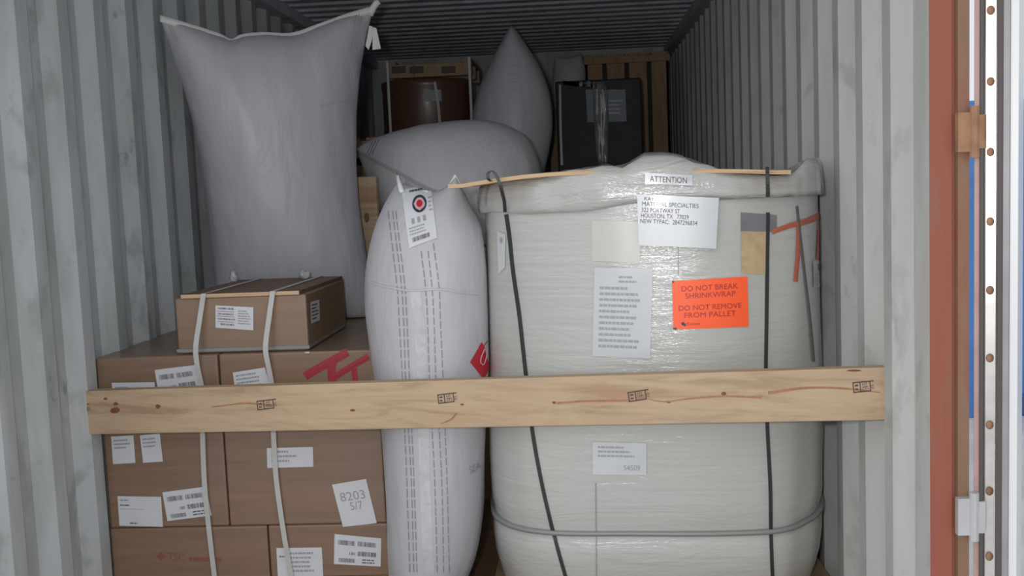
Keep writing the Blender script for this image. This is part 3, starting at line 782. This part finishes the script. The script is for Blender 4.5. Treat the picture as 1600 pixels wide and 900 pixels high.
# straps on the load
def drum_strap(name, pts, wpx, mat, th=.005, n=40, lab=None):
    bm = bmesh.new(); strapbody(bm, b, pts, wpx, th, n); o = finish(name, bm, mat, T)
    if lab: o['label'] = lab
drum_strap('strap', [(792, 335), (797, 370), (802, 420), (812, 490), (818, 545), (823, 590), (832, 670), (845, 745), (862, 820), (884, 900), (890, 915)], 5, M['strapb'], .005, lab='left black strap')
drum_strap('strap', [(1199, 332), (1198, 420), (1197, 510), (1196, 590), (1199, 680), (1203, 760), (1204, 830), (1207, 915)], 5, M['strapb'], .005, lab='right black strap')
drum_strap('cord', [(1244, 322), (1249, 370), (1257, 440), (1264, 500), (1270, 565)], 3, plain('dark_cord', (.12, .115, .11), .5), .005, lab='thin dark cord')
drum_strap('edge_seam', [(931, 755), (932, 910)], 1.5, M['strapg'], .0025, 10)
drum_strap('edge_seam', [(1060, 330), (1060, 430)], 1.2, M['strapg'], .0022, 8)
bm = bmesh.new()      # over the hood: strap ends to the sheet
strapbody(bm, hd, [(1199, 284), (1199, 332)], 5, .006, 6); o = finish('strap', bm, M['strapb'], T)
bm = bmesh.new(); band(bm, [fpt(1199, 288, .026), fpt(1199, 272, .022), fpt(1199, 263.5, .014), fpt(1199, 262, -.05), fpt(1199, 262, -.5)], Vector((.0098, 0, 0)), .002, [FN, FN, (FN+Vector((0, 0, 1))).normalized(), Vector((0, 0, 1)), Vector((0, 0, 1))])
finish('strap', bm, M['strapb'], T)
bm = bmesh.new()
hk = [fpt(774, 286, -.03), fpt(764, 281, .02), fpt(762, 272, .024), fpt(768, 267, .024), fpt(775, 273, .024), fpt(782, 292, .022), fpt(788, 314, -.01)]
hs = [pl(hk, i/30) for i in range(31)] + [hit(hd, 792, 330, .008)]
band(bm, hs, Rv*.010, .003, -Fv); finish('strap', bm, M['strapb'], T)
bm = bmesh.new()      # tension band round the waist
ring = []
for k in range(N):
    a = 2*math.pi*k/N; r_ = []
    for o, dz_ in ((-.012, -.006), (.004, -.006), (.004, .006), (-.012, .006)):
        o += .020*sstep(0, .6, -math.cos(a))
        x_, y_ = sup(a, o + .012*noise.noise(Vector((math.cos(a)*2.2, math.sin(a)*2.2, .365*1.5)))); r_.append(bm.verts.new((cx_+x_, cy_+y_, .365+dz_)))
    ring.append(r_)
for k in range(N):
    A, B = ring[k], ring[(k+1) % N]
    for q in range(4): bm.faces.new((A[q], A[(q+1) % 4], B[(q+1) % 4], B[q]))
finish('grey_band', bm, M['strapg'], T, smooth=True)

# ------------------------------------------------------------------ air bags
def bag(key, label, mat, clamp=None, **k):
    bm, P, n = bag_mesh(**k)
    if clamp:
        for v in bm.verts: clamp(v.co)
    BV[key] = mkbvh(bm)
    c = sum((v.co for v in bm.verts), Vector())/len(bm.verts); c.z = min(v.co.z for v in bm.verts)
    t = thing('dunnage_bag', c, label, 'air bag', 'inflated dunnage bags wedged between the cargo')
    finish('bag_body', bm, mat, t, smooth=True)
    return t, P, n
# front bag
def front_clamp(c):
    d = (c-bp0).dot(bn)
    if d < .005 and c.z < 1.2: c += bn*(.005-d)
    drum_push(c)
    if c.x < sx1+.008 and c.y > sy-.01 and c.z < ztop: c.x = sx1+.008
FB, P, n = bag('front', 'white inflated woven air bag with round target label, upright between cartons and wrapped load', M['bag'],
    left=[(622, 284), (603, 318), (585, 365), (575, 420), (574, 470), (579, 520), (589, 590), (600, 660), (607, 760), (610, 870), (618, 985)],
    right=[(712, 276), (734, 318), (757, 360), (768, 410), (771, 480), (770, 560), (765, 650), (758, 740), (752, 820), (738, 885), (690, 985)],
    top=[(622, 284), (650, 292), (680, 298), (700, 290), (712, 276)], bottom=[(618, 985), (655, 992), (690, 985)],
    clamp=front_clamp, D=(3.22, 3.18, 3.18, 3.22), Tf=.19, Tb=.14, pu=2.0, pv=4.5, seed=3, wr=.008)
fb = BV['front']
bm = bmesh.new()
lines = ([(607, 330), (611, 365), (621, 450), (624, 500), (629, 590), (636, 750), (641, 897)], [(614, 330), (618, 365), (628, 450), (631, 500), (634, 590), (643, 750), (647, 897)],
         [(619, 330), (623, 365), (633, 450), (636, 500), (640, 590), (647, 750), (652, 897)], [(658, 392), (665, 450), (668, 500), (671, 590), (679, 750), (683, 897)],
         [(669, 392), (675, 450), (678, 500), (681, 590), (690, 750), (693, 897)], [(677, 380), (686, 450), (688, 500), (692, 590), (698, 750), (702, 897)])
for L in lines:
    bm = bmesh.new(); nd = 34
    for q in range(nd):
        s0 = pl([(x_, y_, 0) for x_, y_ in L], q/nd); s1 = pl([(x_, y_, 0) for x_, y_ in L], (q+.8)/nd)
        stroke(bm, fb, [(s0.x, s0.y), (s1.x, s1.y)], 1.15, .0025, 0, 2)
    finish('stitch_line', bm, M['stitch'], FB)
bm = bmesh.new(); stroke(bm, fb, [(648, 455), (655, 500), (660, 600), (664, 750), (670, 897)], 17, .001, 0, 40); finish('clear_tape', bm, M['tape'], FB, smooth=True)
bm = bmesh.new(); stroke(bm, fb, [(576, 440), (600, 447), (640, 454), (690, 452), (720, 457), (748, 459)], 3, .003, 0, 30); finish('crease_ridge', bm, M['bag'], FB, smooth=True)
sticker('target_label', fb, ((628, 298), (673, 290), (683, 372), (640, 388)), [M['paper'], M['print'], M['printl'], M['navy'], M['pinkprint'], M['redprint']],
        [('words', .25, .02, .8, .10, 1, 101, 1), ('disc', .54, .30, .25, .155, 3, .0010), ('disc', .54, .30, .17, .105, 4, .0016), ('disc', .54, .30, .105, .065, 5, .0022),
         ('rect', .2, .52, .3, .62, 2), ('rect', .4, .52, .5, .62, 2), ('rect', .6, .52, .7, .62, 2), ('words', .08, .66, .9, .82, 3, 102, 2), ('bars', .15, .85, .75, .93, 9), ('words', .85, .2, .98, .5, 4, 103, 2)], FB, 10, 14, .003)
bm = bmesh.new(); tube(bm, [at(628, 300, 3.14), at(625, 290, 3.17), at(621, 276, 3.19), at(623, 271, 3.19)], .008, 8); finish('valve_tip', bm, M['hem'], FB, smooth=True)
bm = bmesh.new()
prism(bm, [at(700, 290, 3.19), at(711, 272, 3.20), at(718, 284, 3.20), at(728, 306, 3.19)], Vector((0, .012, 0))); finish('corner_flap', bm, M['hem'], FB)
bm = bmesh.new(); fm = lambda x_, y_: (x_, y_)
stick_poly(bm, fb, [(734, 566), (752, 534), (755, 540), (761, 532), (765, 545), (765, 575), (757, 590), (752, 589)], [(0, 1, 2), (0, 2, 7), (2, 3, 4), (2, 4, 5), (2, 5, 6), (2, 6, 7)], .002, 0)
stroke(bm, fb, [(756, 545), (750, 560), (750, 567), (754, 570), (758, 560), (760, 545)], 1.6, .0035, 1, 14)
finish('red_emblem', bm, [M['redprint'], M['pinkprint']], FB)
bm = bmesh.new(); fm = quadmap(((733, 730), (750, 720), (751, 731), (734, 741))); vs, fs = text_geo('SEA')
stick_poly(bm, fb, [fm(x_, 1-y_) for x_, y_ in vs], fs, .002, 0); finish('printed_word', bm, M['printl'], FB)
# big bag
def big_clamp(c):
    c.z = max(c.z, ztop+.004)
    if c.z < uz1+.04 and ux0-.1 < c.x < ux1+.1: c.y = max(c.y, Y(3.87))
    c.x = max(c.x, XL+.012)
BB, P, n = bag('big', 'tallest white air bag standing upright on the cartons against the left wall', M['bagbig'],
    left=[(250, 27), (268, 82), (286, 135), (302, 195), (316, 265), (326, 335), (333, 400), (336, 450), (330, 512)],
    right=[(583, 14), (570, 70), (561, 125), (556, 180), (555, 235), (558, 300), (565, 360), (574, 410), (582, 450), (584, 498)],
    top=[(250, 27), (300, 42), (345, 57), (362, 64), (375, 58), (410, 54), (455, 55), (500, 40), (545, 24), (583, 14)], bottom=[(330, 512), (400, 507), (500, 503), (584, 498)],
    clamp=big_clamp, D=(3.83, 4.24, 4.14, 4.08), Tf=.20, Tb=.22, pu=2.2, pv=3.2, seed=11, wr=.016)
bb = BV['big']
def hem(pts, Df, wpx, name, par, bvh=None):
    bm = bmesh.new(); n_ = 60; rows = []
    for i in range(n_+1):
        p = pl([(a, b_, 0) for a, b_ in pts], i/n_); d = Df(i/n_)
        rows.append([bm.verts.new(at(p.x, p.y-2, d-.012)), bm.verts.new(at(p.x, p.y+wpx, d-.020)), bm.verts.new(at(p.x, p.y+wpx, d+.02)), bm.verts.new(at(p.x, p.y-2, d+.012))])
    for A, B in zip(rows, rows[1:]):
        for k in range(4): bm.faces.new((A[k], A[(k+1) % 4], B[(k+1) % 4], B[k]))
    bm.faces.new(rows[0]); bm.faces.new(rows[-1]); return finish(name, bm, M['hem'], par, smooth=True)
hem([(250, 25), (300, 40), (345, 55), (362, 63), (375, 56), (410, 52), (455, 53), (500, 38), (545, 22), (580, 12)], lambda t: lerp(3.83, 4.24, t)-.012, 9, 'top_hem', BB)
bm = bmesh.new(); tube(bm, [at(578, 24, 4.22), at(583, 12, 4.22), at(588, 5, 4.22), at(592, 2, 4.22)], .014, 8); finish('valve_tip', bm, M['hem'], BB, smooth=True)
for q in (((577, 40), (583, 42), (581, 62), (576, 78), (571, 72)), ((582, 42), (588, 44), (595, 76), (582, 78))):
    bm = bmesh.new(); prism(bm, [at(x_, y_, 4.20) for x_, y_ in q], Vector((0, .006, 0))); finish('tag', bm, M['hem'], BB)
def lines_(bv, par, mat, ls, wpx, nm='stitch_line'):
    for L in ls:
        bm = bmesh.new(); stroke(bm, bv, L, wpx, .003, 0, 8); finish(nm, bm, mat, par)
PS = plain('pale_stitching', (.36, .36, .39), .7)
lines_(bb, BB, PS, [[(557+xo, 22), (551+xo*1.1, 50), (547+xo*1.2, 78)] for xo in (0, 4, 8)] + [[(262+xo, 34), (268+xo, 50), (274+xo, 64)] for xo in (0, 4)], 1.2)
lines_(bb, BB, M['bagbig'], [[(500, 165), (525, 160), (552, 150)]], 2.5, 'crease_ridge')

# lying bag
def lying(u, v):
    return 1.0
LB, P, n = bag('lying', 'white air bag lying on its side behind the front air bag', M['baglying'],
    left=[(557, 232), (568, 262), (582, 300), (600, 335), (620, 380)],
    right=[(828, 246), (838, 275), (842, 310), (838, 350), (820, 400)],
    top=[(557, 232), (590, 217), (640, 209), (690, 203), (740, 200), (780, 206), (808, 221), (828, 246)], bottom=[(620, 380), (700, 392), (820, 400)],
    clamp=lambda c: setattr(c, 'z', max(c.z, 1.128)), D=(4.60, 4.95, 4.62, 4.45), Tf=.30, Tb=.22, pu=2.2, pv=2.2, seed=23, wr=.02)
lb = BV['lying']
bm = bmesh.new(); stroke(bm, lb, [(558, 235), (600, 258), (628, 272), (655, 288), (690, 303)], 5, .006, 0, 30); finish('seam', bm, plain('bag_seam', (.42, .42, .42), .7), LB, smooth=True)
lines_(lb, LB, M['stitch'], [[(572+xo, 245-xo*.3), (578+xo, 232-xo*.3), (583+xo, 222-xo*.3)] for xo in (0, 5, 10)], 1.3)
# rear upright bag
RBag, P, n = bag('rear', 'dim grey air bag with pointed top standing upright at the back of the container', M['bagrear'],
    left=[(797, 43), (782, 72), (762, 108), (747, 145), (738, 185), (737, 225), (745, 275), (760, 330)],
    right=[(804, 43), (822, 70), (842, 102), (857, 140), (863, 180), (861, 220), (850, 270), (835, 330)],
    top=[(797, 43), (800, 42), (804, 43)], bottom=[(760, 330), (800, 335), (835, 330)],
    D=(5.75, 5.75, 5.65, 5.65), Tf=.20, Tb=.20, pu=2.0, pv=3.0, seed=31, wr=.015)
lines_(BV['rear'], RBag, plain('pale_bag_print', (.46, .47, .45), .6), [[(795, 90+q*13), (804, 89+q*13), (812, 91+q*13)] for q in range(5)], 1.5, 'printed_mark')

# ------------------------------------------------------------------ cargo further in
# low crate under the lying bag
Xa = at(560, 330, 4.62)
crate('slatted_crate', -1.30, -.22, Y(4.50), Y(5.40), 0, 1.12, 'wooden slatted crate under the lying air bag', M['pinev'], 7)
# upright plank visible beside the big bag
cr = thing('timber_post', (at(576, 340, 4.40).x, Y(4.40), 0), 'pale upright timber with a knot, between the tall air bag and front air bag', 'timber')
bm = bmesh.new(); x0 = at(560, 330, 4.38).x; x1 = at(590, 330, 4.38).x; ztp = at(575, 276, 4.38).z
box(bm, x0, x1, Y(4.38), Y(4.43), 0, ztp, bev=.004); bv_ = mkbvh(bm)
pts = [(573+4*math.cos(a*.5236), 340+8*math.sin(a*.5236)) for a in range(12)]
stick_poly(bm, bv_, pts, [tuple(range(12))], .0008, 1)
finish('post', bm, [M['bar'], M['knot']], cr)
# rear tier: crates on the floor
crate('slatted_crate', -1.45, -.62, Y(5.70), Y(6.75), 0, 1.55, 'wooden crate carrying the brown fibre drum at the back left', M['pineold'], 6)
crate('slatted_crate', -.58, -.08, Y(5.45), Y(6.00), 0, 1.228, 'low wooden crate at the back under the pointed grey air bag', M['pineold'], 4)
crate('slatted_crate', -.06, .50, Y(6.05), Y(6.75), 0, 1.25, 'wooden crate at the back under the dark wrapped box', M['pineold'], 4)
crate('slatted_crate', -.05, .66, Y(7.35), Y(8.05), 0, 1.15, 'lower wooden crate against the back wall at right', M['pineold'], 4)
pallet(-1.42, -.60, Y(5.72), Y(6.72), 1.55, 'pine pallet on top of the back left crate, under the brown drum', M['pine'])
# brown drum with timber top frame and straps
dc = Vector((at(668, 160, 6.28).x, Y(6.28), 1.682)); rd = .265; dtop = at(668, 122, 6.05).z
DR = thing('fibre_drum', dc, 'dark brown round drum with white straps and label, at the back left', 'drum')
bm = bmesh.new(); n = 64; rings = []
for z, r in ((0, rd*.97), (.005, rd), (.05, rd*1.01), (.06, rd), (dtop-dc.z-.05, rd), (dtop-dc.z-.04, rd*1.015), (dtop-dc.z-.005, rd*1.015), (dtop-dc.z, rd*.98)):
    rings.append([bm.verts.new((dc.x+r*math.cos(2*math.pi*k/n), dc.y+r*math.sin(2*math.pi*k/n), dc.z+z)) for k in range(n)])
for A, B in zip(rings, rings[1:]):
    for k in range(n): bm.faces.new((A[k], A[(k+1) % n], B[(k+1) % n], B[k]))
bm.faces.new(rings[0]); bm.faces.new(rings[-1])
BV['fd'] = mkbvh(bm)
finish('drum_body', bm, M['carddark'], DR, smooth=True)
sticker('paper_label', BV['fd'], ((662, 141), (689, 140), (690, 158), (664, 159)), [plain('dim_paper', (.30, .33, .34), .6)], [], DR, 6, 4, .003)
bm = bmesh.new(); strapbody(bm, BV['fd'], [(679, 128), (684, 160), (688, 203)], 4, .004, 12); finish('strap', bm, M['strapw'], DR)
# timber frame laid over the drum
fx0, fx1 = at(603, 110, 6.0).x, at(737, 110, 6.0).x; fz = dtop+.002
TF = thing('timber_skid', ((fx0+fx1)/2, Y(6.28), fz), 'timber frame lying on top of the brown drum, near the roof', 'frame')
for i in range(3):
    yy = lerp(Y(6.0), Y(6.5), i/2)
    bm = bmesh.new(); box(bm, fx0, fx1, yy, yy+.04, fz, fz+.075, bev=.003); bv_ = mkbvh(bm)
    if i == 0:
        for u in (612, 640, 690): stick_poly(bm, bv_, [(u, 104), (u+22, 103), (u+22, 114), (u, 115)], [(0, 1, 2, 3)], .0008, 1)
    finish('rail', bm, [M['pineold'], M['stamp']], TF)
for xx in (fx0, fx1-.06):
    bm = bmesh.new(); box(bm, xx, xx+.06, Y(6.0), Y(6.54), fz+.075, fz+.093, bev=.002); finish('cross_board', bm, M['pineold'], TF)
for px_, lb_ in ((606, 'white strap hanging at the left of the brown drum'), (734, 'white strap hanging at the right of the brown drum')):
    bm = bmesh.new(); p0 = at(px_, 118, 5.985); q0 = Vector((p0.x, Y(5.985), 1.69))
    band(bm, [Vector((p0.x, Y(6.5), fz+.096)), Vector((p0.x, Y(5.985), fz+.096)), Vector((p0.x, Y(5.985), fz)), q0], Vector((.014, 0, 0)), .002, [Vector((0, 0, 1)), Vector((0, -.7, .7)), Vector((0, -1, 0)), Vector((0, -1, 0))])
    o = finish('packing_strap', bm, M['strapw'], origin=q0); tag(o, lb_, 'strap', 'white straps over the brown drum')
# dark wrapped box at the back right
kx0, kx1 = at(870, 200, 6.3).x, at(1004, 200, 6.3).x; kz1 = at(940, 124, 6.3).z
K = thing('wrapped_box', ((kx0+kx1)/2, Y(6.5), 1.25), 'dark film-wrapped box with a grey paper label at the back right', 'box')
bm = bmesh.new(); box(bm, kx0, kx1, Y(6.3), Y(6.75), 1.25, kz1, bev=.01); BV['kb'] = mkbvh(bm); finish('box_body', bm, M['charcoal'], K)
sticker('paper_label', BV['kb'], ((915, 140), (977, 140), (979, 190), (918, 191)), [plain('dim_blue_paper', (.20, .23, .25), .6), M['strapg']], [('words', .55, .3, .95, .8, 4, 111, 1)], K, 6, 4, .003)
bm = bmesh.new(); strapbody(bm, BV['kb'], [(875, 132), (876, 200), (878, 258)], 3.5, .004, 8); finish('strap', bm, M['strapg'], K)
# torn strip of clear film hanging down the front of the dark box
bm = bmesh.new(); fs_ = [(880, 126, 6), (900, 128, 7), (920, 127, 8), (932, 130, 9)]
rows = []
strip = [(926, 946, 128), (926, 949, 142), (927, 950, 160), (928, 951, 185), (929, 950, 210), (931, 950, 235), (934, 950, 250), (937, 950, 275)]
for i, (l_, r_, yy) in enumerate(strip):
    rows.append([bm.verts.new(at(lerp(l_, r_, k/5), yy, 6.27 + .012*math.sin(k*2.1+i))) for k in range(6)])
for A, B in zip(rows, rows[1:]):
    for k in range(5): bm.faces.new((A[k], A[k+1], B[k+1], B[k]))
r2 = [[bm.verts.new(at(x_, y_+q*h_, 6.262)) for q in (0, 1)] for x_, y_, h_ in fs_]
for A, B in zip(r2, r2[1:]): bm.faces.new((A[0], B[0], B[1], A[1]))
bmesh.ops.solidify(bm, geom=list(bm.faces), thickness=.003)
finish('film_strip', bm, plain('crinkled_clear_film', (.42, .44, .44), .2, 0, .3, 1.0, 25), K, smooth=True)
# tall pale crate in the far right corner
gx0, gx1 = at(915, 150, 7.35).x, at(1047, 150, 7.35).x; gz1 = at(985, 82, 7.35).z
crate('slatted_crate', gx0, gx1, Y(7.35), Y(8.05), 1.15, gz1, 'pale slatted wooden crate under the roof in the far right corner', M['pinev'], 4, .045)
bmx = bmesh.new(); box(bmx, gx0+.05, gx1-.05, Y(7.45), Y(7.98), 1.185, gz1-.05, bev=.01)
o = finish('dark_carton', bmx, M['charcoal'], origin=((gx0+gx1)/2, Y(7.7), 1.185)); tag(o, 'dark carton seen through the gaps of the far right slatted crate', 'box')
# grey film bag beside it
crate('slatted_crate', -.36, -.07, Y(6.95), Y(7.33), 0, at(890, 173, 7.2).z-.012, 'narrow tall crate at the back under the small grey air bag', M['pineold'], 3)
SB, P, n = bag('small', 'small dim grey air bag between the pointed bag and the far right crate', M['bagrear'],
    left=[(866, 88), (864, 105), (863, 130), (866, 170)], right=[(908, 84), (914, 105), (915, 130), (912, 170)],
    top=[(866, 88), (885, 90), (908, 84)], bottom=[(866, 170), (890, 173), (912, 170)], D=(7.2, 7.2, 7.2, 7.2), Tf=.08, Tb=.08, seed=41, nu=20, nv=24)
